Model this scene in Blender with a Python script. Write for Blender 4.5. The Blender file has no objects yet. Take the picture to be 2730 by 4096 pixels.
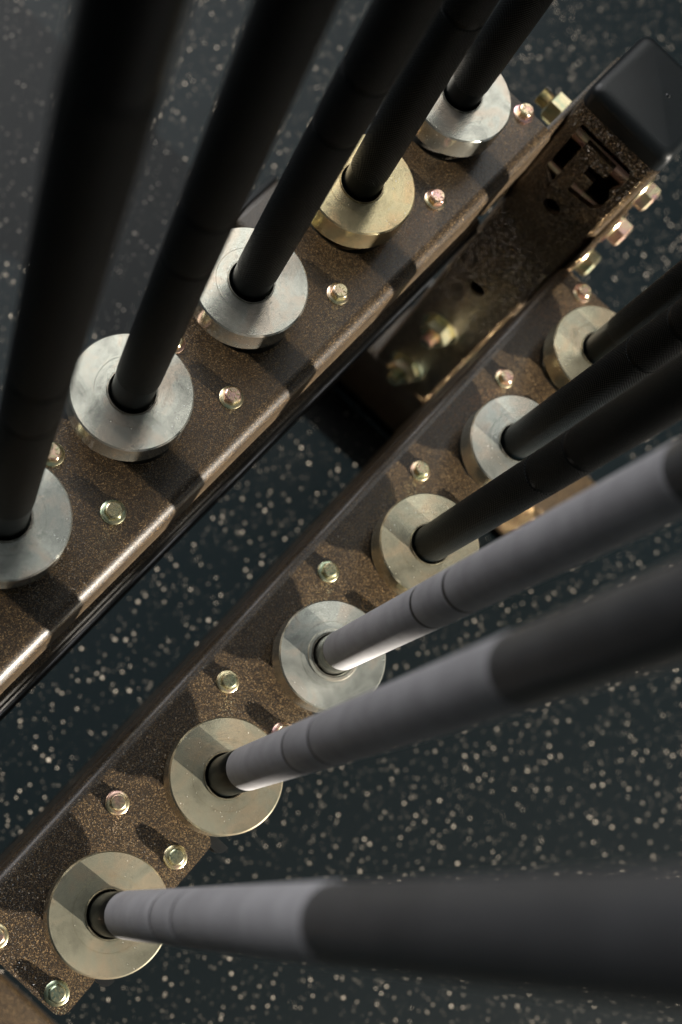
import bpy, bmesh, math, random
from mathutils import Vector, Matrix
from mathutils.geometry import tessellate_polygon
random.seed(7)
PI = math.pi
S = bpy.context.scene
COL = S.collection

# ------------------------------------------------------------------ camera
FLOOR = 1.445                      # camera height above the floor (metres)
cam_d = bpy.data.cameras.new("camera")
cam = bpy.data.objects.new("camera", cam_d); COL.objects.link(cam)
rx = Vector((0.628495, -0.724976, 0.281787))
dn = Vector((-0.675471, -0.68835, -0.264412))
fw = Vector((0.38566, -0.024157, -0.922325))
rot = Matrix((rx, -dn, -fw)).transposed()
cam.matrix_world = Matrix.Translation((0, 0, FLOOR)) @ rot.to_4x4()
cam_d.sensor_fit = 'VERTICAL'; cam_d.sensor_height = 36.0; cam_d.sensor_width = 24.0
cam_d.lens = 45.89
cam_d.clip_start = 0.02; cam_d.clip_end = 60
cam_d.dof.use_dof = True
cam_d.dof.focus_distance = 0.87
cam_d.dof.aperture_fstop = 5.0
S.camera = cam

# ------------------------------------------------------------------ light
W = bpy.data.worlds.new("World"); S.world = W; W.use_nodes = True
bg = W.node_tree.nodes['Background']
bg.inputs[0].default_value = (0.88, 1.0, 1.0, 1); bg.inputs[1].default_value = 0.04

def aim(o, target):
    d = Vector(target) - o.location
    o.rotation_euler = d.to_track_quat('-Z', 'Y').to_euler()

ld = bpy.data.lights.new("low_key_lamp", 'SPOT')
ld.energy = 22000; ld.color = (1.0, 0.92, 0.80); ld.shadow_soft_size = 0.08
ld.spot_size = math.radians(80); ld.spot_blend = 0.012
lo = bpy.data.objects.new("low_key_lamp", ld); COL.objects.link(lo)
lo.location = (0.80, -8.5, 2.685); aim(lo, (0.42, 0, 2.685 - 8.5 * math.tan(math.radians(13.36 + 40))))

def area(name, loc, target, sx, sy, e, col):
    d = bpy.data.lights.new(name, 'AREA'); d.shape = 'RECTANGLE'; d.size = sx; d.size_y = sy
    d.energy = e; d.color = col
    o = bpy.data.objects.new(name, d); COL.objects.link(o); o.location = loc; aim(o, target)
    return o
area("ceiling_light", (1.6, 0.6, 4.6), (1.6, 0.6, 0.0), 5.0, 5.0, 12, (0.92, 0.98, 1.0))
area("window_light", (3.0, 2.4, 4.2), (0.3, 0, 0.5), 4.6, 4.2, 120, (1.0, 0.99, 0.95))
area("right_window_light", (1.8, -4.2, 2.5), (0.3, 0, 0.8), 1.8, 1.2, 4, (0.92, 0.97, 1.0))
area("side_window_light", (1.45, 4.0, 2.9), (0.2, 0, 0.7), 4.0, 2.6, 185, (1.0, 0.98, 0.99))

S.cycles.caustics_reflective = False; S.cycles.caustics_refractive = False
S.cycles.sample_clamp_indirect = 1.5
S.view_settings.view_transform = 'Standard'; S.view_settings.look = 'None'
S.view_settings.gamma = 1; S.view_settings.exposure = 0.0

# ------------------------------------------------------------------ materials
def new_mat(name):
    m = bpy.data.materials.new(name); m.use_nodes = True
    nt = m.node_tree; p = nt.nodes['Principled BSDF']
    return m, nt, p
def N(nt, t, **kw):
    n = nt.nodes.new(t)
    for k, v in kw.items():
        if k == 'op': n.operation = v
        else: setattr(n, k, v)
    return n
def math_(nt, op, a, b=None, c=None):
    n = nt.nodes.new('ShaderNodeMath'); n.operation = op
    for i, x in enumerate((a, b, c)):
        if x is None: continue
        if isinstance(x, (int, float)): n.inputs[i].default_value = x
        else: nt.links.new(x, n.inputs[i])
    return n.outputs[0]
def ramp(nt, fac, stops, interp='LINEAR'):
    r = nt.nodes.new('ShaderNodeValToRGB'); r.color_ramp.interpolation = interp
    el = r.color_ramp.elements
    while len(el) < len(stops): el.new(0.5)
    for e, (pos, c) in zip(el, stops):
        e.position = pos; e.color = (*c, 1) if len(c) == 3 else c
    nt.links.new(fac, r.inputs[0]); return r.outputs[0]
def noise(nt, co, scale, detail=4, rough=0.5, dist=0.0):
    n = nt.nodes.new('ShaderNodeTexNoise'); nt.links.new(co, n.inputs['Vector'])
    n.inputs['Scale'].default_value = scale; n.inputs['Detail'].default_value = detail
    n.inputs['Roughness'].default_value = rough; n.inputs['Distortion'].default_value = dist
    return n
def mixc(nt, fac, a, b, bt='MIX'):
    n = nt.nodes.new('ShaderNodeMix'); n.data_type = 'RGBA'; n.blend_type = bt
    for sock, x in ((n.inputs['Factor'], fac), (n.inputs[6], a), (n.inputs[7], b)):
        if isinstance(x, (int, float)): sock.default_value = x
        elif isinstance(x, tuple): sock.default_value = (*x, 1) if len(x) == 3 else x
        else: nt.links.new(x, sock)
    return n.outputs[2]
def bump(nt, h, strength, dist, normal=None):
    b = nt.nodes.new('ShaderNodeBump'); b.inputs['Strength'].default_value = strength
    b.inputs['Distance'].default_value = dist; nt.links.new(h, b.inputs['Height'])
    if normal is not None: nt.links.new(normal, b.inputs['Normal'])
    return b.outputs[0]
def objco(nt):
    return nt.nodes.new('ShaderNodeTexCoord').outputs['Object']
def geoco(nt):
    return nt.nodes.new('ShaderNodeNewGeometry').outputs['Position']

def mat_bronze():
    """dark bronze powder coat with metal flakes"""
    m, nt, p = new_mat('bronze_flake_powder_coat')
    co = geoco(nt)
    v = nt.nodes.new('ShaderNodeTexVoronoi'); v.inputs['Scale'].default_value = 2000
    nt.links.new(co, v.inputs['Vector'])
    sep = nt.nodes.new('ShaderNodeSeparateColor'); nt.links.new(v.outputs['Color'], sep.inputs[0])
    flake = math_(nt, 'GREATER_THAN', sep.outputs[0], 0.78)
    # tilted flake normals
    sub = nt.nodes.new('ShaderNodeVectorMath'); sub.operation = 'SUBTRACT'
    nt.links.new(v.outputs['Color'], sub.inputs[0]); sub.inputs[1].default_value = (0.5, 0.5, 0.5)
    sc = nt.nodes.new('ShaderNodeVectorMath'); sc.operation = 'SCALE'
    nt.links.new(sub.outputs[0], sc.inputs[0]); sc.inputs['Scale'].default_value = 2.0
    g = nt.nodes.new('ShaderNodeNewGeometry')
    ad = nt.nodes.new('ShaderNodeVectorMath'); nt.links.new(g.outputs['Normal'], ad.inputs[0]); nt.links.new(sc.outputs[0], ad.inputs[1])
    no = nt.nodes.new('ShaderNodeVectorMath'); no.operation = 'NORMALIZE'; nt.links.new(ad.outputs[0], no.inputs[0])
    n1 = noise(nt, co, 60, 3); n2 = noise(nt, co, 700, 2)
    base = ramp(nt, n1.outputs[0], [(0.3, (0.0145, 0.0088, 0.0038)), (0.7, (0.0215, 0.0132, 0.0058))])
    gr = ramp(nt, sep.outputs[2], [(0.0, (0.35, 0.35, 0.35)), (0.55, (0.8, 0.8, 0.8)), (0.8, (1.8, 1.7, 1.6)), (0.93, (6.5, 6.7, 6.9)), (1.0, (13, 14.5, 16.5))])
    base = mixc(nt, 1.0, base, gr, 'MULTIPLY')
    nt.links.new(base, p.inputs['Base Color'])
    p.inputs['Roughness'].default_value = 0.42; p.inputs['Metallic'].default_value = 0.0
    p.inputs['Coat Weight'].default_value = 0.32; p.inputs['Coat Roughness'].default_value = 0.24
    nt.links.new(bump(nt, n2.outputs[0], 0.35, 0.0004), p.inputs['Normal'])
    gl = nt.nodes.new('ShaderNodeBsdfAnisotropic'); gl.inputs['Roughness'].default_value = 0.30
    fc = ramp(nt, sep.outputs[1], [(0.0, (0.45, 0.27, 0.13)), (0.45, (0.64, 0.48, 0.28)), (0.85, (0.85, 0.78, 0.68)), (1.0, (0.50, 0.62, 0.72))])
    nt.links.new(fc, gl.inputs['Color']); nt.links.new(no.outputs[0], gl.inputs['Normal'])
    mx = nt.nodes.new('ShaderNodeMixShader')
    nt.links.new(math_(nt, 'MULTIPLY', flake, 0.30), mx.inputs[0])
    nt.links.new(p.outputs[0], mx.inputs[1]); nt.links.new(gl.outputs[0], mx.inputs[2])
    out = nt.nodes['Material Output']; nt.links.new(mx.outputs[0], out.inputs[0])
    return m

def mat_zinc(name, tint, rough=0.24, seed=0.0):
    """machined, zinc plated steel collar: turning marks, smudges, small scratches"""
    m, nt, p = new_mat(name)
    co = objco(nt)
    mp = nt.nodes.new('ShaderNodeMapping'); nt.links.new(co, mp.inputs[0]); mp.inputs['Location'].default_value = (seed, seed * 0.7, 0)
    oi = nt.nodes.new('ShaderNodeObjectInfo'); ofs = nt.nodes.new('ShaderNodeCombineXYZ')
    for k_ in range(3): nt.links.new(math_(nt, 'MULTIPLY', oi.outputs['Random'], 3.7 + k_), ofs.inputs[k_])
    va = nt.nodes.new('ShaderNodeVectorMath'); nt.links.new(mp.outputs[0], va.inputs[0]); nt.links.new(ofs.outputs[0], va.inputs[1])
    c2 = va.outputs[0]
    p.inputs['Metallic'].default_value = 0.86
    big = noise(nt, c2, 38, 5, 0.6, 0.6); fine = noise(nt, c2, 260, 4, 0.65)
    col = ramp(nt, big.outputs[0], [(0.28, tuple(x * 0.70 for x in tint)), (0.47, tint), (0.62, (min(1, tint[0] * 1.12), tint[1] * 0.98, tint[2] * 0.92)), (0.78, tuple(x * 0.70 for x in tint))])
    blot = ramp(nt, fine.outputs[0], [(0.57, (0, 0, 0)), (0.70, (1, 1, 1))])
    col = mixc(nt, math_(nt, 'MULTIPLY', blot, 0.42), col, tuple(x * 0.5 for x in tint))
    # grime ring round the bore
    sep = nt.nodes.new('ShaderNodeSeparateXYZ'); nt.links.new(co, sep.inputs[0])
    r = math_(nt, 'SQRT', math_(nt, 'ADD', math_(nt, 'POWER', sep.outputs[0], 2), math_(nt, 'POWER', sep.outputs[1], 2)))
    rn = math_(nt, 'ADD', r, math_(nt, 'MULTIPLY', math_(nt, 'SUBTRACT', fine.outputs[0], 0.5), 0.005))
    gr = ramp(nt, math_(nt, 'MULTIPLY', rn, 25), [(0.385, (1, 1, 1)), (0.43, (0, 0, 0))])
    col = mixc(nt, math_(nt, 'MULTIPLY', gr, 0.65), col, (0.05, 0.045, 0.035))
    # white scuffs
    v = nt.nodes.new('ShaderNodeTexVoronoi'); v.inputs['Scale'].default_value = 420; v.inputs['Randomness'].default_value = 1
    mp2 = nt.nodes.new('ShaderNodeMapping'); nt.links.new(c2, mp2.inputs[0]); mp2.inputs['Scale'].default_value = (1, 0.45, 1); mp2.inputs['Rotation'].default_value = (0, 0, 0.8 + seed)
    nt.links.new(mp2.outputs[0], v.inputs['Vector'])
    sc = ramp(nt, v.outputs['Distance'], [(0.05, (1, 1, 1)), (0.12, (0, 0, 0))])
    msk = ramp(nt, noise(nt, c2, 30, 2).outputs[0], [(0.48, (0, 0, 0)), (0.62, (1, 1, 1))])
    scf = math_(nt, 'MULTIPLY', math_(nt, 'MULTIPLY', sc, msk), 0.8)
    col = mixc(nt, scf, col, (0.85, 0.87, 0.82))
    nt.links.new(col, p.inputs['Base Color'])
    ro = math_(nt, 'ADD', math_(nt, 'MULTIPLY', big.outputs[0], 0.22), rough - 0.10)
    ro = math_(nt, 'ADD', ro, math_(nt, 'MULTIPLY', scf, 0.4))
    nt.links.new(ro, p.inputs['Roughness'])
    # turning marks
    rings = math_(nt, 'SINE', math_(nt, 'MULTIPLY', r, 2 * PI / 0.00042))
    rn2 = nt.nodes.new('ShaderNodeCombineXYZ'); nt.links.new(r, rn2.inputs[0])
    rr = noise(nt, rn2.outputs[0], 900, 3, 0.7)
    h = math_(nt, 'ADD', math_(nt, 'MULTIPLY', rings, 0.35), rr.outputs[0])
    b1 = bump(nt, h, 0.22, 0.0002)
    nt.links.new(bump(nt, fine.outputs[0], 0.06, 0.0005, b1), p.inputs['Normal'])
    tg = nt.nodes.new('ShaderNodeTangent'); tg.direction_type = 'RADIAL'; tg.axis = 'Z'
    nt.links.new(tg.outputs[0], p.inputs['Tangent']); p.inputs['Anisotropic'].default_value = 0.55
    return m

def mat_yellow_zinc(name, shift):
    """iridescent yellow chromate plating"""
    m, nt, p = new_mat(name)
    co = objco(nt); n1 = noise(nt, co, 75 , 2, 0.5, 0.8); n1.noise_dimensions = '4D'; n1.inputs['W'].default_value = shift * 9.1
    oi = nt.nodes.new('ShaderNodeObjectInfo')
    f = math_(nt, 'ADD', n1.outputs[0], math_(nt, 'MULTIPLY', math_(nt, 'SUBTRACT', oi.outputs['Random'], 0.5), 0.35))
    f = math_(nt, 'ADD', f, shift)
    col = ramp(nt, f, [(0.20, (0.42, 0.50, 0.36)), (0.38, (0.66, 0.60, 0.38)), (0.52, (0.80, 0.70, 0.46)), (0.66, (0.80, 0.55, 0.42)), (0.82, (0.72, 0.46, 0.47))])
    nt.links.new(col, p.inputs['Base Color'])
    p.inputs['Metallic'].default_value = 1.0
    p.inputs['Roughness'].default_value = 0.27
    f2 = noise(nt, co, 600, 3)
    nt.links.new(bump(nt, f2.outputs[0], 0.12, 0.0003), p.inputs['Normal'])
    return m

def mat_shaft(name, col, rough, spec=0.5, knurl=False, tip=None, bump_s=1.0):
    m, nt, p = new_mat(name)
    co = objco(nt)
    n1 = noise(nt, co, 45, 4, 0.6); n2 = noise(nt, co, 240, 4, 0.65)
    c = ramp(nt, n1.outputs[0], [(0.3, tuple(x * 0.82 for x in col)), (0.7, tuple(x * 1.15 for x in col))])
    # chalk smears
    ch = ramp(nt, n2.outputs[0], [(0.66, (0, 0, 0)), (0.78, (1, 1, 1))])
    ms = ramp(nt, noise(nt, co, 22, 2).outputs[0], [(0.55, (0, 0, 0)), (0.66, (1, 1, 1))])
    sm = math_(nt, 'MULTIPLY', ch, ms)
    c = mixc(nt, math_(nt, 'MULTIPLY', sm, 0.5 if knurl else 0.15), c, tuple(min(0.5, x * 2 + 0.10) for x in col))
    if knurl:
        sep = nt.nodes.new('ShaderNodeSeparateXYZ'); nt.links.new(co, sep.inputs[0])
        th = math_(nt, 'ARCTAN2', sep.outputs[1], sep.outputs[0])
        k = 44.0; f = 2 * PI / 0.0030
        a = math_(nt, 'MULTIPLY', th, k); zz = math_(nt, 'MULTIPLY', sep.outputs[2], f)
        s1 = math_(nt, 'SINE', math_(nt, 'ADD', a, zz)); s2 = math_(nt, 'SINE', math_(nt, 'SUBTRACT', a, zz))
        h = math_(nt, 'MULTIPLY', math_(nt, 'ADD', s1, s2), 0.25)
        h = math_(nt, 'ADD', h, 0.5)
        tipf = ramp(nt, h, [(0.62, (0, 0, 0)), (0.88, (1, 1, 1))])
        c = mixc(nt, math_(nt, 'MULTIPLY', tipf, 0.6), c, tip or col)
        nt.links.new(bump(nt, h, bump_s, 0.0006), p.inputs['Normal'])
    else:
        nt.links.new(bump(nt, n2.outputs[0], 0.04, 0.0005), p.inputs['Normal'])
    nt.links.new(c, p.inputs['Base Color'])
    nt.links.new(math_(nt, 'ADD', math_(nt, 'MULTIPLY', n2.outputs[0], 0.12), rough - 0.06), p.inputs['Roughness'])
    p.inputs['Specular IOR Level'].default_value = spec
    return m

def mat_rubber():
    """black recycled rubber flooring with pale EPDM flecks"""
    m, nt, p = new_mat('flecked_rubber')
    co = geoco(nt)
    warp = noise(nt, co, 420, 2); wsub = nt.nodes.new('ShaderNodeVectorMath'); wsub.operation = 'SUBTRACT'
    nt.links.new(warp.outputs['Color'], wsub.inputs[0]); wsub.inputs[1].default_value = (0.5, 0.5, 0.5)
    wsc = nt.nodes.new('ShaderNodeVectorMath'); wsc.operation = 'SCALE'; nt.links.new(wsub.outputs[0], wsc.inputs[0]); wsc.inputs['Scale'].default_value = 0.0034
    wad = nt.nodes.new('ShaderNodeVectorMath'); nt.links.new(co, wad.inputs[0]); nt.links.new(wsc.outputs[0], wad.inputs[1])
    c2 = wad.outputs[0]
    def layer(scale, keep, rmax, off):
        mp = nt.nodes.new('ShaderNodeMapping'); nt.links.new(c2, mp.inputs[0]); mp.inputs['Location'].default_value = (off, off * 1.7, 0)
        v = nt.nodes.new('ShaderNodeTexVoronoi'); v.voronoi_dimensions = '2D'; v.inputs['Scale'].default_value = scale
        nt.links.new(mp.outputs[0], v.inputs['Vector'])
        s = nt.nodes.new('ShaderNodeSeparateColor'); nt.links.new(v.outputs['Color'], s.inputs[0])
        k = math_(nt, 'GREATER_THAN', s.outputs[0], 1 - keep)
        rad = math_(nt, 'MULTIPLY', math_(nt, 'ADD', math_(nt, 'MULTIPLY', math_(nt, 'POWER', s.outputs[1], 1.6), 0.75), 0.25), rmax)
        ins = math_(nt, 'LESS_THAN', v.outputs['Distance'], rad)
        return math_(nt, 'MULTIPLY', k, ins), s.outputs[2]
    a, sa = layer(98, 0.30, 0.13, 0.0)
    b, sb = layer(132, 0.22, 0.135, 3.3)
    c, sc_ = layer(190, 0.18, 0.16, 7.7)
    clump = noise(nt, co, 18, 3)
    f1 = noise(nt, co, 900, 3, 0.7)
    base = ramp(nt, f1.outputs[0], [(0.35, (0.0010, 0.0028, 0.0038)), (0.7, (0.0028, 0.0058, 0.0074))])
    fl = ramp(nt, sa, [(0.0, (0.34, 0.30, 0.25)), (1.0, (0.66, 0.59, 0.50))])
    flb = ramp(nt, sb, [(0.0, (0.11, 0.10, 0.085)), (1.0, (0.36, 0.32, 0.27))])
    flc = ramp(nt, sc_, [(0.0, (0.05, 0.05, 0.045)), (1.0, (0.22, 0.20, 0.17))])
    colr = mixc(nt, c, base, flc); colr = mixc(nt, b, colr, flb); colr = mixc(nt, a, colr, fl)
    nt.links.new(colr, p.inputs['Base Color'])
    p.inputs['Roughness'].default_value = 0.36; p.inputs['Specular IOR Level'].default_value = 0.20
    hh = math_(nt, 'ADD', math_(nt, 'MULTIPLY', noise(nt, co, 350, 4, 0.7).outputs[0], 1.0), math_(nt, 'MULTIPLY', a, 0.3))
    nt.links.new(bump(nt, hh, 0.30, 0.0012), p.inputs['Normal'])
    return m

def mat_plastic(name, col, rough, bs=0.25, scale=900, spec=0.5):
    m, nt, p = new_mat(name); co = objco(nt)
    n = noise(nt, co, scale, 4, 0.6); n1 = noise(nt, co, 50, 3)
    nt.links.new(ramp(nt, n1.outputs[0], [(0.3, tuple(x * 0.85 for x in col)), (0.7, tuple(x * 1.15 for x in col))]), p.inputs['Base Color'])
    p.inputs['Roughness'].default_value = rough
    p.inputs['Specular IOR Level'].default_value = spec
    nt.links.new(bump(nt, n.outputs[0], bs, 0.0004), p.inputs['Normal'])
    return m

M_BRONZE = mat_bronze()
M_RUBBER = mat_rubber()
M_LINER = mat_plastic('black_liner_plastic', (0.004, 0.005, 0.006), 0.35)
M_CAP = mat_plastic('black_cap_plastic', (0.004, 0.0058, 0.0070), 0.40, 0.35, 700, 0.3)
M_BOLT = [mat_yellow_zinc('yellow_zinc_%s' % n, s) for n, s in (('green', -0.13), ('gold', 0.0), ('pink', 0.12))]
M_COLLAR = {'grey': mat_zinc('grey_zinc', (0.60, 0.62, 0.56), 0.20, 0.3),
            'brass': mat_zinc('brassy_zinc', (0.70, 0.60, 0.36), 0.18, 4.1),
            'yellow': mat_zinc('yellowed_zinc', (0.56, 0.53, 0.39), 0.20, 1.7),
            'silver': mat_zinc('bright_zinc', (0.66, 0.66, 0.58), 0.17, 2.9)}
M_KN_BLACK = mat_shaft('black_knurl', (0.0014, 0.0026, 0.0032), 0.45, 0.10, True, (0.009, 0.012, 0.014), 0.8)
M_SM_BLACK = mat_shaft('black_smooth_shaft', (0.0012, 0.0024, 0.003), 0.30, 0.12)
M_KN_GREY = mat_shaft('grey_knurl', (0.335, 0.332, 0.348), 0.66, 0.2, True, (0.40, 0.395, 0.415), 0.30)
M_SM_GREY = mat_shaft('charcoal_smooth_shaft', (0.062, 0.064, 0.068), 0.36, 0.5)
M_GROOVE = mat_plastic('dark_groove_steel', (0.006, 0.006, 0.007), 0.6)

# ------------------------------------------------------------------ builders
def link(name, me, parent=None, loc=None, rotm=None):
    o = bpy.data.objects.new(name, me); COL.objects.link(o)
    if parent: o.parent = parent
    if loc is not None: o.location = loc
    if rotm is not None: o.rotation_euler = rotm
    return o
def from_bm(name, bm, mat, smooth=35):
    me = bpy.data.meshes.new(name)
    bmesh.ops.recalc_face_normals(bm, faces=bm.faces)
    bm.to_mesh(me); bm.free()
    me.materials.append(mat)
    if smooth:
        for f in me.polygons: f.use_smooth = True
        me.set_sharp_from_angle(angle=math.radians(smooth))
    return me
def empty(name, loc, label, cat, group=None, rotq=None):
    o = bpy.data.objects.new(name, None); COL.objects.link(o)
    o.location = loc; o.empty_display_size = 0.05
    o['label'] = label; o['category'] = cat
    if group: o['group'] = group
    return o
def lathe(profile, seg=64, closed=True):
    """profile: list of (r, z); joins last to first when closed"""
    bm = bmesh.new(); rings = []
    for r, z in profile:
        if r < 1e-6: rings.append([bm.verts.new((0, 0, z))])
        else: rings.append([bm.verts.new((r * math.cos(2 * PI * k / seg), r * math.sin(2 * PI * k / seg), z)) for k in range(seg)])
    n = len(rings); rng = range(n) if closed else range(n - 1)
    for i in rng:
        a, b = rings[i], rings[(i + 1) % n]
        if len(a) == 1 and len(b) == 1: continue
        for k in range(seg):
            k2 = (k + 1) % seg
            if len(a) == 1: bm.faces.new((a[0], b[k], b[k2]))
            elif len(b) == 1: bm.faces.new((a[k], b[0], a[k2]))
            else: bm.faces.new((a[k], b[k], b[k2], a[k2]))
    return bm
def extrude_poly(outer, holes, t, to3d, bm=None):
    """outer / holes: lists of 2D points; to3d(u, v, w) places them, w in 0..t"""
    bm = bm or bmesh.new()
    loops = [outer] + holes
    flat = [p for l in loops for p in l]
    tris = tessellate_polygon([[Vector((p[0], p[1], 0)) for p in l] for l in loops])
    bot = [bm.verts.new(to3d(p[0], p[1], 0)) for p in flat]
    top = [bm.verts.new(to3d(p[0], p[1], t)) for p in flat]
    for tr in tris:
        try:
            bm.faces.new([top[i] for i in tr]); bm.faces.new([bot[i] for i in reversed(tr)])
        except ValueError: pass
    k = 0
    for l in loops:
        n = len(l)
        for i in range(n):
            j = (i + 1) % n
            bm.faces.new((bot[k + i], bot[k + j], top[k + j], top[k + i]))
        k += n
    return bm
def arc(cx, cy, r, a0, a1, n):
    return [(cx + r * math.cos(math.radians(a0 + (a1 - a0) * i / n)), cy + r * math.sin(math.radians(a0 + (a1 - a0) * i / n))) for i in range(n + 1)]
def rect_loop(x0, y0, x1, y1, r, n=5):
    return arc(x1 - r, y0 + r, r, -90, 0, n) + arc(x1 - r, y1 - r, r, 0, 90, n) + arc(x0 + r, y1 - r, r, 90, 180, n) + arc(x0 + r, y0 + r, r, 180, 270, n)
def box_bm(x0, x1, y0, y1, z0, z1, bev=0.0, seg=2, bm=None):
    own = bm is None; bm = bm or bmesh.new()
    r = bmesh.ops.create_cube(bm, size=1, matrix=Matrix.Translation(((x0 + x1) / 2, (y0 + y1) / 2, (z0 + z1) / 2)) @ Matrix.Diagonal((x1 - x0, y1 - y0, z1 - z0, 1)))
    if bev:
        es = list({e for v in r['verts'] for e in v.link_edges})
        bmesh.ops.bevel(bm, geom=es, offset=bev, segments=seg, profile=0.5, affect='EDGES')
    return bm
def z_of(depth): return FLOOR - depth

# ------------------------------------------------------------------ floor
bm = bmesh.new(); bmesh.ops.create_grid(bm, x_segments=1, y_segments=1, size=9)
fl = link('floor', from_bm('floor', bm, M_RUBBER, 0)); fl['kind'] = 'structure'
fl['label'] = 'black rubber gym floor speckled with pale flecks'

# ------------------------------------------------------------------ rack
PITCH = 0.11558; X0 = 0.6347
ZR, ZL = z_of(0.9315), z_of(0.8207)        # top faces of the two slotted plates
YR, YL = -0.0901, 0.12845                   # bar axes
UX0, UX1, UY0, UY1 = 0.722, 0.803, -0.0222, 0.0608
rack = empty('barbell_rack', (0.35, 0.02, 0.0), 'bronze metal-flake barbell rack with two stepped rows of slots on speckled rubber floor', 'barbell rack')
RI = Matrix.Translation((-0.35, -0.02, 0))
def part(name, bm, mat, parent=rack, smooth=35, **kw):
    bm.transform(Matrix.Translation(-parent_pos(parent)))
    return link(name, from_bm(name, bm, mat, smooth), parent)
def parent_pos(p):
    v = Vector((0, 0, 0))
    while p: v += p.location; p = p.parent
    return v

T = 0.0045
def slotted_plate(yax, ztop, sgn, nslot, xend0, name='slotted_plate'):
    """sgn = +1: teeth point to -y (right row); -1: teeth point to +y (left row). local v = distance from inner edge"""
    yin = yax + sgn * 0.0702                # inner edge plane
    R = 0.010
    def P(u, v, w): return (u, yin - sgn * v, ztop - T + w)
    vslot = 0.0702 - 0.0075                 # centre of the slot end, measured from the inner edge
    vout = 0.0976
    sr = 0.0306; cr = 0.008
    pts = [(xend0, R), ]
    pts = []
    # walk along +x on the toothed side, then back along the bend line
    xs = sorted(X0 - PITCH * i for i in range(nslot))
    edges = [xend0] + [e for x in xs for e in (x - sr, x + sr)] + [0.7015]
    # start corner
    pts.append((xend0, R))
    for t in range(len(xs) + 1):
        a, b = edges[2 * t], edges[2 * t + 1]
        # tooth from a to b: go out on a, corners rounded, back on b
        if t == 0: pts += [(a, vout - cr)]
        pts += [(a + cr - cr * math.cos(math.radians(q)), vout - cr + cr * math.sin(math.radians(q))) for q in (15, 30, 45, 60, 75, 90)]
        pts += [(b - cr + cr * math.sin(math.radians(q)), vout - cr + cr * math.cos(math.radians(q))) for q in (0, 15, 30, 45, 60, 75, 90)]
        if t < len(xs):
            cx = xs[t]
            # slot: down side b, semicircle, up
            pts += [(cx - sr * math.cos(math.radians(q)), vslot - sr * math.sin(math.radians(q))) for q in range(0, 181, 9)]
            pts += [(cx + sr, vout - cr)]
    pts.append((0.7015, R))
    bm = extrude_poly(pts, [], T, P)
    # bend + flange, as one swept strip
    prof = []
    for q in range(0, 91, 9):
        a = math.radians(q); prof.append((R - R * math.sin(a), ztop - R + R * math.cos(a)))
    prof.append((0.0, ztop - (0.055 if sgn < 0 else 0.050)))
    prof2 = []
    r2 = R - T
    prof2.append((T, ztop - (0.055 if sgn < 0 else 0.050)))
    for q in range(90, -1, -9):
        a = math.radians(q); prof2.append((R - r2 * math.sin(a), ztop - R + r2 * math.cos(a)))
    loop = prof + prof2
    A = [bm.verts.new((xend0, yin - sgn * v, z)) for v, z in loop]
    Bv = [bm.verts.new((0.7015, yin - sgn * v, z)) for v, z in loop]
    n = len(loop)
    for i in range(n - 1):
        bm.faces.new((A[i], A[i + 1], Bv[i + 1], Bv[i]))
    m = len(prof)
    for k in range(m - 1):
        bm.faces.new((A[k], A[k + 1], A[n - 2 - k], A[n - 1 - k])); bm.faces.new((Bv[k], Bv[n - 1 - k], Bv[n - 2 - k], Bv[k + 1]))
    bmesh.ops.remove_doubles(bm, verts=bm.verts, dist=0.00005)
    return part(name, bm, M_BRONZE, smooth=40)

pr = slotted_plate(YR, ZR, 1, 6, -0.0105); pr['label'] = 'lower right slotted bronze plate'
pl = slotted_plate(YL, ZL, -1, 6, -0.0105); pl['label'] = 'higher left slotted bronze plate'

# plastic liners under the slots
def liner(cx, yax, ztop, sgn):
    a, b, ro = 0.0268, 0.0350, 0.006
    vs = 0.0; vo = 0.0435
    pts = [(-b, -0.036), (b, -0.036), (b, vo - ro)]
    pts += [(b - ro + ro * math.cos(math.radians(q)), vo - ro + ro * math.sin(math.radians(q))) for q in (30, 60, 90)]
    pts += [(a, vo)]
    pts += [(a * math.cos(math.radians(q)), -a * math.sin(math.radians(q))) for q in range(0, 181, 12)]
    pts += [(-a, vo)]
    pts += [(-b + ro - ro * math.cos(math.radians(q)), vo - ro + ro * math.sin(math.radians(q))) for q in (90, 60, 30)] + [(-b, vo - ro)]
    yc = yax + sgn * 0.0055
    bm = extrude_poly(pts, [], 0.012, lambda u, v, w: (cx + u, yc - sgn * v, ztop - T - 0.0125 + w))
    part('slot_liner', bm, M_LINER, smooth=30)
for i in range(6):
    liner(X0 - PITCH * i, YR, ZR, 1); liner(X0 - PITCH * i, YL, ZL, -1)

# lower channels
def channel(yin, ztop, sgn, dep, vout=0.080, xe=0.7015):
    R = 0.008; t = 0.004
    prof = [(vout, ztop)] + [(R - R * math.sin(math.radians(q)), ztop - R + R * math.cos(math.radians(q))) for q in range(0, 91, 10)] + [(0, ztop - dep)]
    prof += [(t, ztop - dep), (t, ztop - R - 0.001), (t + 0.003, ztop - t), (vout, ztop - t)]
    bm = bmesh.new()
    A = [bm.verts.new((-0.0105, yin - sgn * v, z)) for v, z in prof]; Bv = [bm.verts.new((xe, yin - sgn * v, z)) for v, z in prof]
    n = len(prof)
    for i in range(n):
        j = (i + 1) % n; bm.faces.new((A[i], A[j], Bv[j], Bv[i]))
    bm.faces.new(A); bm.faces.new(list(reversed(Bv)))
    return part('lower_channel', bm, M_BRONZE, smooth=40)
channel(YR + 0.0702 + 0.0012, z_of(1.016), 1, 0.285, 0.035, 0.688)  # flange deepened to block low light, far end shortened to light a nut
channel(YL - 0.0702, z_of(0.968), -1, 0.045, 0.035)
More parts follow.
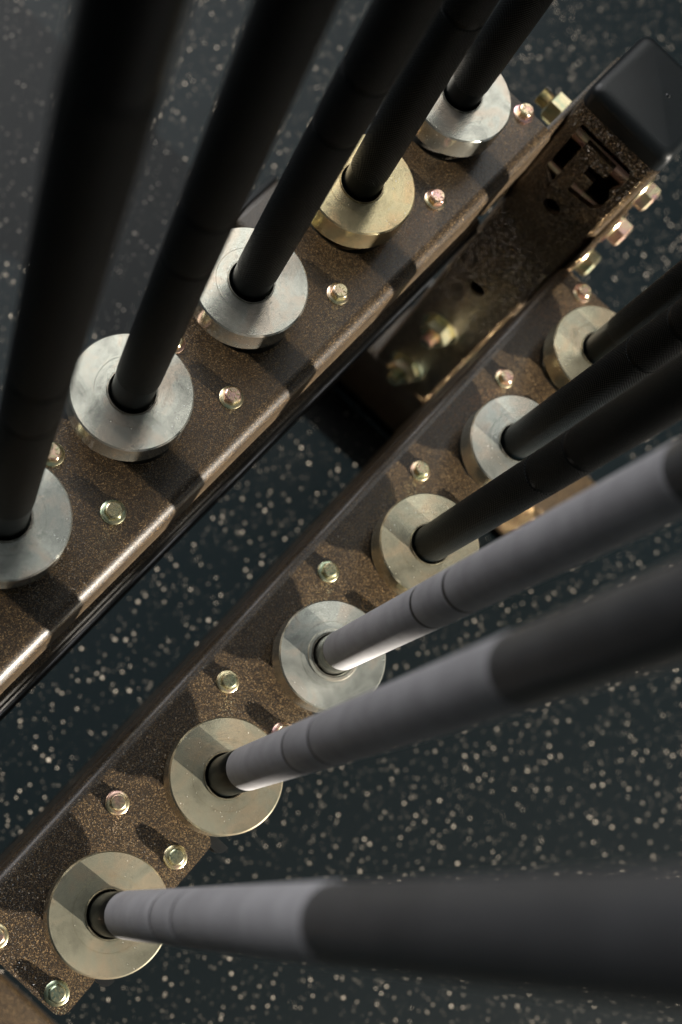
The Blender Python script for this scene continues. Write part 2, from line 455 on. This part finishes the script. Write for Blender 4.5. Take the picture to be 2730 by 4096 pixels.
# shelves that carry the sleeve ends
def shelf(yax, ztop, sgn):
    ya, yb = sorted((yax + sgn * 0.045, yax - sgn * 0.037))
    part('lower_shelf', box_bm(-0.0105, 0.7015, ya, yb, ztop - 0.004, ztop, 0.001), M_BRONZE)
shelf(YR, ZR - 0.2695, 1); shelf(YL, ZL - 0.2695, -1)
part('end_light_blocker', box_bm(0.560, 0.7195, 0.160, 0.1645, 0.004, ZL - 0.2740, 0.001), M_BRONZE)  # added panel hidden below the plate, blocks stray light near the upright's base
part('end_light_blocker', box_bm(0.665, 0.7195, -0.142, -0.1375, 0.004, ZR - 0.2740, 0.001), M_BRONZE)  # added blocker for the right row, keeps low light off the foot
part('shelf_light_blocker', box_bm(-0.0105, 0.5595, 0.160, 0.1645, ZL - 0.385, ZL - 0.2740, 0.001), M_BRONZE)  # added strip under the shelf, stops side light passing beneath the row
def rail(y, dep, r):
    bm = lathe([(0, 0), (r, 0), (r, 0.705), (0, 0.705)], 24, False)
    bm.transform(Matrix.Translation((-0.008, y, z_of(dep))) @ Matrix.Rotation(PI / 2, 4, 'Y'))
    part('sheen_rail', bm, M_LINER)  # black gloss rail, added so its sheen draws a thin pale line
rail(0.0615, 0.979, 0.0060); rail(0.060, 1.085, 0.003)

# ---- bolts
def hex_bm(rad, h, bev):
    bm = bmesh.new()
    prof = [(0, 0), (rad, 0), (rad, h - bev), (rad - bev * 1.6, h), (0, h)]
    rings = []
    for r, z in prof:
        rings.append([bm.verts.new((0, 0, z))] if r == 0 else [bm.verts.new((r * math.cos(PI / 3 * k), r * math.sin(PI / 3 * k), z)) for k in range(6)])
    for a, b in zip(rings, rings[1:]):
        for k in range(6):
            k2 = (k + 1) % 6
            if len(a) == 1: bm.faces.new((a[0], b[k], b[k2]))
            elif len(b) == 1: bm.faces.new((a[k], b[0], a[k2]))
            else: bm.faces.new((a[k], b[k], b[k2], a[k2]))
    return bm
def head_mesh(mat, rad=0.0064, h=0.0058):
    """hex head: six flats, then a round chamfered crown"""
    bm = bmesh.new(); seg = 48
    def hexr(k, r):
        a = (2 * PI * k / seg) % (PI / 3) - PI / 6
        return r * math.cos(PI / 6) / math.cos(a)
    prof = []
    lv = []
    rc = rad * math.cos(PI / 6)
    for z, kind in ((0, 'h'), (h - 0.0014, 'm'), (h - 0.0004, 'c'), (h, 't')):
        ring = []
        for k in range(seg):
            r = hexr(k, rad); th = 2 * PI * k / seg
            zz = z
            if kind == 'm': zz = h - 0.0004 - (r - rc) * 0.9 - 0.0003
            if kind == 'c': r = rc - 0.0001
            if kind == 't': r = rc - 0.0009
            ring.append(bm.verts.new((r * math.cos(th), r * math.sin(th), zz)))
        lv.append(ring)
    for a, b in zip(lv, lv[1:]):
        for k in range(seg):
            k2 = (k + 1) % seg; bm.faces.new((a[k], b[k], b[k2], a[k2]))
    bm.faces.new(lv[-1]); bm.faces.new(list(reversed(lv[0])))
    return from_bm('bolt_head', bm, mat, 22)
def marks_mesh(mat):
    """raised radial grade marks plus a small arc of maker's strokes"""
    bm = bmesh.new()
    def bar(cx, cy, ang, l, w, h=0.0005):
        b2 = Matrix.Translation((cx, cy, h / 2)) @ Matrix.Rotation(ang, 4, 'Z') @ Matrix.Diagonal((l, w, h, 1))
        bmesh.ops.create_cube(bm, size=1, matrix=b2)
    for k in range(6):
        a = PI / 3 * k + PI / 6
        if k == 1: continue
        bar(0.0031 * math.cos(a), 0.0031 * math.sin(a), a, 0.0024, 0.0007, 0.0007)
    for s in (-0.32, -0.1, 0.12, 0.34):
        a = PI / 2 + s
        bar(0.0035 * math.cos(a), 0.0035 * math.sin(a), a, 0.0014, 0.00045)
        if s > -0.2: bar(0.0040 * math.cos(a + 0.07), 0.0040 * math.sin(a + 0.07), a + PI / 2, 0.0007, 0.0004)
    return from_bm('grade_mark', bm, mat, 0)
def flange_mesh(mat, r=0.0084):
    bm = lathe([(0, 0), (r, 0), (r, 0.0009), (r - 0.0006, 0.0013), (0.0062, 0.0017), (0, 0.0017)], 40, False)
    return from_bm('bolt_flange', bm, mat, 40)
HEAD = [(head_mesh(m), marks_mesh(m), flange_mesh(m)) for m in M_BOLT]
def bolt(x, y, z, kind, ang):
    hd, mk, fg = HEAD[kind]
    b = link('bolt', fg, rack, Vector((x, y, z)) - rack.location, (0, 0, 0))
    h = link('bolt_head', hd, b, (0, 0, 0.0016), (0, 0, ang))
    g = link('grade_mark', mk, b, (0, 0, 0.0016 + 0.0058), (0, 0, ang))
    return b
rk = [1, 2, 2, 0, 0, 2, 1]
for i in range(7):
    x = X0 + 0.0585 - PITCH * i
    if i == 0: kinds = (2, 2)
    rr = random.random
    bolt(x, YR + 0.0419, ZR, (2, 2, 1, 0, 0, 2, 2)[i], rr() * 6)
    bolt(x, YR - 0.0133, ZR, (1, 2, 1, 0, 1, 0, 0)[i], rr() * 6)
    x = X0 + 0.0605 - PITCH * i
    if i < 7:
        bolt(x, YL - 0.0422, ZL, (2, 2, 1, 1, 0, 1, 0)[i], rr() * 6)
        bolt(x, YL + 0.0122, ZL, (2, 1, 1, 1, 1, 1, 0)[i], rr() * 6)

# ---- upright tube with cut-out emblem
WT = 0.0048
def D(yz): return [(a, z_of(b)) for a, b in yz]
emblem = D([(.0479, .8130), (-.0040, .8130), (-.0087, .8214), (-.0087, .8345), (-.0040, .8470), (-.0082, .8548), (-.0082, .8704), (-.0026, .8785),
            (.0219, .8824), (.0214, .8690), (.0101, .8678), (.0104, .8540), (.0215, .8540), (.0213, .8425), (.0051, .8406), (.0051, .8258), (.0356, .8255),
            (.0362, .8720), (.0362, .8955), (.0486, .8817)])
ZT = z_of(0.797); ZB = z_of(1.318)
bm = bmesh.new()
holes = [emblem, arc(0.0222, z_of(0.9118), 0.0085, 0, 345, 23), arc(0.0228, z_of(1.080), 0.0085, 0, 345, 23)]
RC = 0.006
extrude_poly([(UY0 + RC, ZB), (UY1 - RC, ZB), (UY1 - RC, ZT), (UY0 + RC, ZT)], holes, WT, lambda u, v, w: (UX0 + w, u, v), bm)
# the other three walls with rounded corners (one swept C section)
def csec():
    o = [(UX1 - RC + RC * math.sin(math.radians(q)), UY0 + RC - RC * math.cos(math.radians(q))) for q in (0, 30, 60, 90)]
    o += [(UX1 - RC + RC * math.cos(math.radians(q)), UY1 - RC + RC * math.sin(math.radians(q))) for q in (0, 30, 60, 90)]
    o += [(UX0 + RC - RC * math.sin(math.radians(q)), UY1 - RC + RC * math.cos(math.radians(q))) for q in (0, 15, 30, 45, 60, 75, 90)]
    i = [(UX0 + WT, UY1 - RC), (UX0 + RC, UY1 - WT), (UX1 - WT, UY1 - WT), (UX1 - WT, UY0 + WT), (UX1 - RC, UY0 + WT)]
    return o + i
cn = [(UX0, UY0 + RC)] + [(UX0 + RC - RC * math.cos(math.radians(q)), UY0 + RC - RC * math.sin(math.radians(q))) for q in (15, 30, 45, 60, 75, 90)] + [(UX0 + RC, UY0 + WT), (UX0 + WT, UY0 + RC)]
extrude_poly(cn, [], ZT - ZB, lambda u, v, w: (u, v, ZB + w), bm)
sidehole = [(0.730, z_of(0.898)), (0.7465, z_of(0.898)), (0.7465, z_of(0.811)), (0.730, z_of(0.811))]  # unseen slot, added to let lamp light in on the inner rods
extrude_poly([(UX0 + RC, ZB), (UX1 - RC, ZB), (UX1 - RC, ZT), (UX0 + RC, ZT)], [sidehole], WT, lambda u, v, w: (u, UY0 + w, v), bm)
extrude_poly(csec(), [], ZT - ZB, lambda u, v, w: (u, v, ZB + w), bm)
bmesh.ops.remove_doubles(bm, verts=bm.verts, dist=0.00004)
up = part('upright', bm, M_BRONZE, smooth=35)
up['label'] = 'square upright tube with cut-out emblem'
# end cap
bm = bmesh.new()
nr = 14
lev = [(0.0, 0.0), (0.0, 0.012), (0.0006, 0.0150), (0.0024, 0.0178), (0.0050, 0.0196), (0.0085, 0.0203)]
rings = []
for ins, z in lev:
    lp = rect_loop(UX0 - 0.0004 + ins, UY0 - 0.0004 + ins, UX1 + 0.0004 - ins, UY1 + 0.0004 - ins, max(0.009 - ins * 0.5, 0.003), 6)
    rings.append([bm.verts.new((a, b, ZT + 0.0004 + z)) for a, b in lp])
for a, b in zip(rings, rings[1:]):
    n = len(a)
    for k in range(n): bm.faces.new((a[k], a[(k + 1) % n], b[(k + 1) % n], b[k]))
bm.faces.new(rings[-1]); bm.faces.new(list(reversed(rings[0])))
cap = part('end_cap', bm, M_CAP, smooth=80)
bm = lathe([(0, 0.0007), (0.0006, 0.0007), (0.0011, 0.0010), (0.0018, 0.0004), (0.0024, 0)], 16, False)
bm.transform(Matrix.Translation((UX0 + 0.046, UY0 + 0.036, ZT + 0.0207)))
part('moulding_nub', bm, M_CAP, cap)

# end brackets tying the plates to the upright
def bracket(y0, y1, z0, z1, x0=0.694, x1=0.806):
    bm = box_bm(x0, x1, y0, y1, z0, z1, 0.0012)
    part('end_bracket', bm, M_BRONZE)
bracket(UY1 + 0.0006, UY1 + 0.0056, z_of(0.955), z_of(0.822))
bracket(UY0 - 0.0056, UY0 - 0.0006, z_of(1.045), z_of(0.905), 0.700)

# through bolts across the upright
def xf_bolt(y, z, side):
    """nut + washer + thread end on a +-y face"""
    Mx = Matrix.Translation((0.762, y, z)) @ Matrix.Rotation(-side * PI / 2, 4, 'X')
    return Mx
def nutset(M0, thread, kind, rad=0.0140, hn=0.0135, spin=None):
    mat = M_BOLT[kind]
    bm = lathe([(0, 0), (rad * 1.32, 0), (rad * 1.32, 0.002), (rad * 1.28, 0.0026), (0, 0.0026)], 36, False)
    bm.transform(M0); w = part('washer', bm, mat)
    bm = hex_bm(rad, hn, 0.0018); bm.transform(M0 @ Matrix.Translation((0, 0, 0.0028)) @ Matrix.Rotation(random.uniform(-0.12, 0.2) if spin is None else spin, 4, 'Z'))
    nn = part('nut', bm, mat, smooth=20)
    if thread:
        prof = [(0, 0.010)]
        z = 0.012; e = 0.0028 + hn + thread
        while z < e:
            prof += [(0.0070, z), (0.0078, z + 0.00075)]; z += 0.0015
        prof += [(0.0066, e + 0.0005), (0, e + 0.0005)]
        bm = lathe(prof, 24, False); bm.transform(M0); part('thread_end', bm, mat, smooth=25)
random.seed(3)
for dep, k in ((0.868, 1), (0.924, 2), (0.985, 0)):
    nutset(xf_bolt(UY1 + (0.0058 if dep < 0.95 else 0.0002), z_of(dep), 1), 0.010, 1)
    nutset(xf_bolt(UY0 - (0.0058 if dep > 0.9 else 0.0002), z_of(dep), -1), 0, k, 0.0128, 0.0115)
    bm = lathe([(0, 0), (0.0074, 0), (0.0074, 0.095), (0, 0.095)], 20, False)
    bm.transform(Matrix.Translation((0.762, UY0 - 0.006, z_of(dep))) @ Matrix.Rotation(-PI / 2, 4, 'X'))
    part('bolt_shank', bm, M_BOLT[2])
for dep in (0.843, 0.896):
    bm = lathe([(0, 0), (0.0032, 0), (0.0032, 0.068), (0, 0.068)], 20, False)
    bm.transform(Matrix.Translation((0.7395, UY0 + 0.006, z_of(dep))) @ Matrix.Rotation(-PI / 2, 4, 'X'))
    part('inner_rod', bm, M_BOLT[2])  # extra thin rod, added where light from the side slot reaches it
for dep in (1.178, 1.285):
    M0 = Matrix.Translation((UX0 - 0.0002, 0.024, z_of(dep))) @ Matrix.Rotation(-PI / 2, 4, 'Y')
    nutset(M0, 0.010, 1 if dep < 1.2 else 0, 0.0165, 0.014, -0.30)
# foot tubes and base bracket
def foot(x0, x1, ylo, yhi):
    bm = box_bm(x0, x1, ylo, yhi, 0.014, z_of(1.319), 0.006, 4)
    f = part('foot_tube', bm, M_BRONZE)
    for ya, yb in ((yhi - 0.002, yhi + 0.007), (ylo - 0.007, ylo + 0.002)):
        bm = box_bm(x0 - 0.001, x1 + 0.001, ya, yb, 0.0015, z_of(1.318), 0.0045, 3)
        part('foot_cap', bm, M_CAP, f)
foot(UX0, UX1, -0.245, 0.284)
foot(-0.103, -0.021, -0.245, 0.284)
# near-end upright (outside the frame) that carries the other end of the rack
bm = box_bm(-0.103, -0.022, UY0, UY1, z_of(1.3185), z_of(1.02), 0.006, 3)
part('upright', bm, M_BRONZE)

# ------------------------------------------------------------------ barbells
SL = 0.262; CT = 0.0224; RS = 0.0142; LSH = 1.372      # sleeve below collar, collar, shaft radius, shaft length between collars
def mesh_cache():
    c = {}
    def get(key, fn):
        if key not in c: c[key] = fn()
        return c[key]
    return get
get = mesh_cache()
def cmat_grooved(m): return m.name == 'grey_zinc'
def collar_mesh(mat, flip):
    # chamfered disc with a bore and a fine scribed groove
    pr_ = [(0.0164, 0), (0.02408, 0), (0.0242, -0.00022 if cmat_grooved(mat) else -0.00014), (0.02432, 0), (0.0390, 0), (0.0400, -0.0011),
           (0.0400, -CT + 0.001), (0.0392, -CT), (0.0164, -CT)]
    if flip: pr_ = [(r, -z) for r, z in reversed(pr_)]
    return from_bm('collar', lathe(pr_, 96, True), mat, 25)
def barbell(x, y, zc, tx, ty, L, kmat, smat, cmat, label, kstart=0.017, spin=0.0, kend=0.475, neck=False, km4=False):
    """x, y, zc: centre of the top face of the collar; tx, ty: lean"""
    axis = Vector((tx, ty, 1)).normalized()
    rotq = Vector((0, 0, 1)).rotation_difference(axis)
    z0 = SL + CT                                       # local height of collar top
    root = bpy.data.objects.new('barbell', None); COL.objects.link(root)
    root.empty_display_size = 0.05
    from mathutils import Quaternion
    root.rotation_mode = 'QUATERNION'; root.rotation_quaternion = rotq @ Quaternion((0, 0, 1), spin)
    root.location = Vector((x, y, zc)) - axis * z0
    root['label'] = label; root['category'] = 'barbell'; root['group'] = 'barbells standing in the rack'
    A = lambda n, me, z: link(n, me, root, (0, 0, z))
    A('collar', get(('c', cmat.name, 0), lambda: collar_mesh(cmat, False)), z0)
    A('collar', get(('c', cmat.name, 1), lambda: collar_mesh(cmat, True)), z0 + LSH)
    A('sleeve', get(('s', cmat.name), lambda: from_bm('sleeve', lathe([(0, 0.001), (0.0235, 0), (0.0255, 0.002), (0.0255, SL), (0, SL)], 48, False), cmat, 30)), 0)
    A('sleeve', get(('s2', cmat.name), lambda: from_bm('sleeve', lathe([(0, 0), (0.0255, 0), (0.0255, 0.434), (0.0235, 0.436), (0, 0.436)], 48, False), cmat, 30)), z0 + LSH + CT)
    A('bushing', get(('b', cmat.name), lambda: from_bm('bushing', lathe([(0.0150, -0.003), (0.0150, 0.0004), (0.0155, 0.0009), (0.0160, 0.0009), (0.0163, 0.0003), (0.0163, -0.003)], 64, True), cmat, 30)), z0)
    if neck: A('neck', from_bm('neck', lathe([(RS - 0.0006, -0.006), (RS - 0.0002, -0.006), (RS - 0.0002, kstart - 0.001), (RS - 0.0006, kstart - 0.0003)], 64, True), M_COLLAR['grey'] if km4 else M_SM_BLACK, 30), z0)
    if km4: A('bore_ring', from_bm('bore_ring', lathe([(0.0166, -0.002), (0.0166, 0.0009), (0.0188, 0.0009), (0.0192, 0.0004), (0.0192, -0.002)], 64, True), CS, 30), z0)
    # smooth core
    A('shaft', get(('sh', smat.name), lambda: from_bm('shaft', lathe([(0, -0.006), (RS - 0.0005, -0.006), (RS - 0.0005, LSH + 0.006), (0, LSH + 0.006)], 64, False), smat, 30)), z0)
    def grip(a, b):
        def f():
            return from_bm('knurled_grip', lathe([(RS - 0.0006, 0), (RS - 0.0001, 0.0004), (RS, 0.0010), (RS, b - a - 0.0010), (RS - 0.0001, b - a - 0.0004), (RS - 0.0006, b - a)], 96, False), kmat, 30)
        return get(('k', kmat.name, round(b - a, 4)), f)
    seg = [(kstart, 0.1965), (0.2000, 0.2475), (0.2510, kend)]
    for a, b in seg:
        A('knurled_grip', grip(a, b), z0 + a)
        A('knurled_grip', grip(a, b), z0 + LSH - b)
    if kmat is M_KN_GREY:
        for a in (0.1965, 0.2475):
            A('ring_mark', get(('g',), lambda: from_bm('ring_mark', lathe([(RS - 0.0011, -0.0006), (RS - 0.0003, -0.0006), (RS - 0.0003, 0.0041), (RS - 0.0011, 0.0041)], 64, True), M_GROOVE, 30)), z0 + a)
    return root

ZRC, ZLC = ZR + 0.0397, ZL + 0.0397
KB, SB, KG, SG = M_KN_BLACK, M_SM_BLACK, M_KN_GREY, M_SM_GREY
CG, CY, CS = M_COLLAR['grey'], M_COLLAR['yellow'], M_COLLAR['silver']
right = [  # dx, dy, tx, ty, knurl, smooth, collar, label
 (.0003, .0021, -.001, -.007, KB, SB, CY, 'black barbell in the lower row beside the capped upright, on a cloudy grooved collar', 0.04),
 (.0004, .0020, -.004, -.019, KB, SB, CG, 'black barbell in the lower row with dull silver collar, second from the capped upright', 0.006),
 (.0006, .0011, -.004, -.022, KB, SB, CY, 'black knurled barbell in the lower row just above the uppermost grey shaft, tarnished collar', 0.004),
 (.0005, .0010, -.004, -.0208, KG, SG, CG, 'grey barbell next to the black ones, its scuffed collar with a pale inner ring', 0.021),
 (.0010, .0011, .011, -.0122, KG, SG, CY, 'grey barbell between the two other grey ones, brassy collar rimmed with dark grime', 0.060),
 (-.0007, -.0013, .0425, -.031, KG, SG, CY, 'grey barbell lowest in the photo, its blurred shaft running level to the right', 0.062)]
for i, (dx, dy, tx, ty, km, sm, cm, lab, ks) in enumerate(right):
    barbell(X0 - PITCH * i + dx, YR + dy, ZRC, tx, ty, 0, km, sm, cm, lab, ks, spin=i * 1.3, kend=0.45 if i == 5 else 0.475, neck=i > 2, km4=i == 3)
left = [
 (.0012, -.0040, .0036, -.018, KB, SB, CS, 'black barbell at the far end of the higher row, bright collar with dark specks', 0.018),
 (.0004, -.0020, -.0009, .0023, KB, SB, M_COLLAR['brass'], 'black barbell in the higher row with the brassy yellow collar, second from far end', 0.020),
 (-.0003, .0002, .0041, -.0167, KB, SB, CS, 'black barbell third from either end of the higher row, two-toned silver collar', 0.020),
 (0., .0003, .0055, -.0099, KB, SB, CS, 'black barbell with bright silver collar, second from the left edge in the higher row', 0.030),
 (.0016, -.0029, .0031, -.0194, KB, SB, CG, 'broad blurred black barbell at the left edge, collar cut off by the frame', 0.045)]
for i, (dx, dy, tx, ty, km, sm, cm, lab, ks) in enumerate(left):
    barbell(X0 - PITCH * i + dx, YL + dy, ZLC, tx, ty, 0, km, sm, cm, lab, ks, spin=i * 2.1 + 0.5)
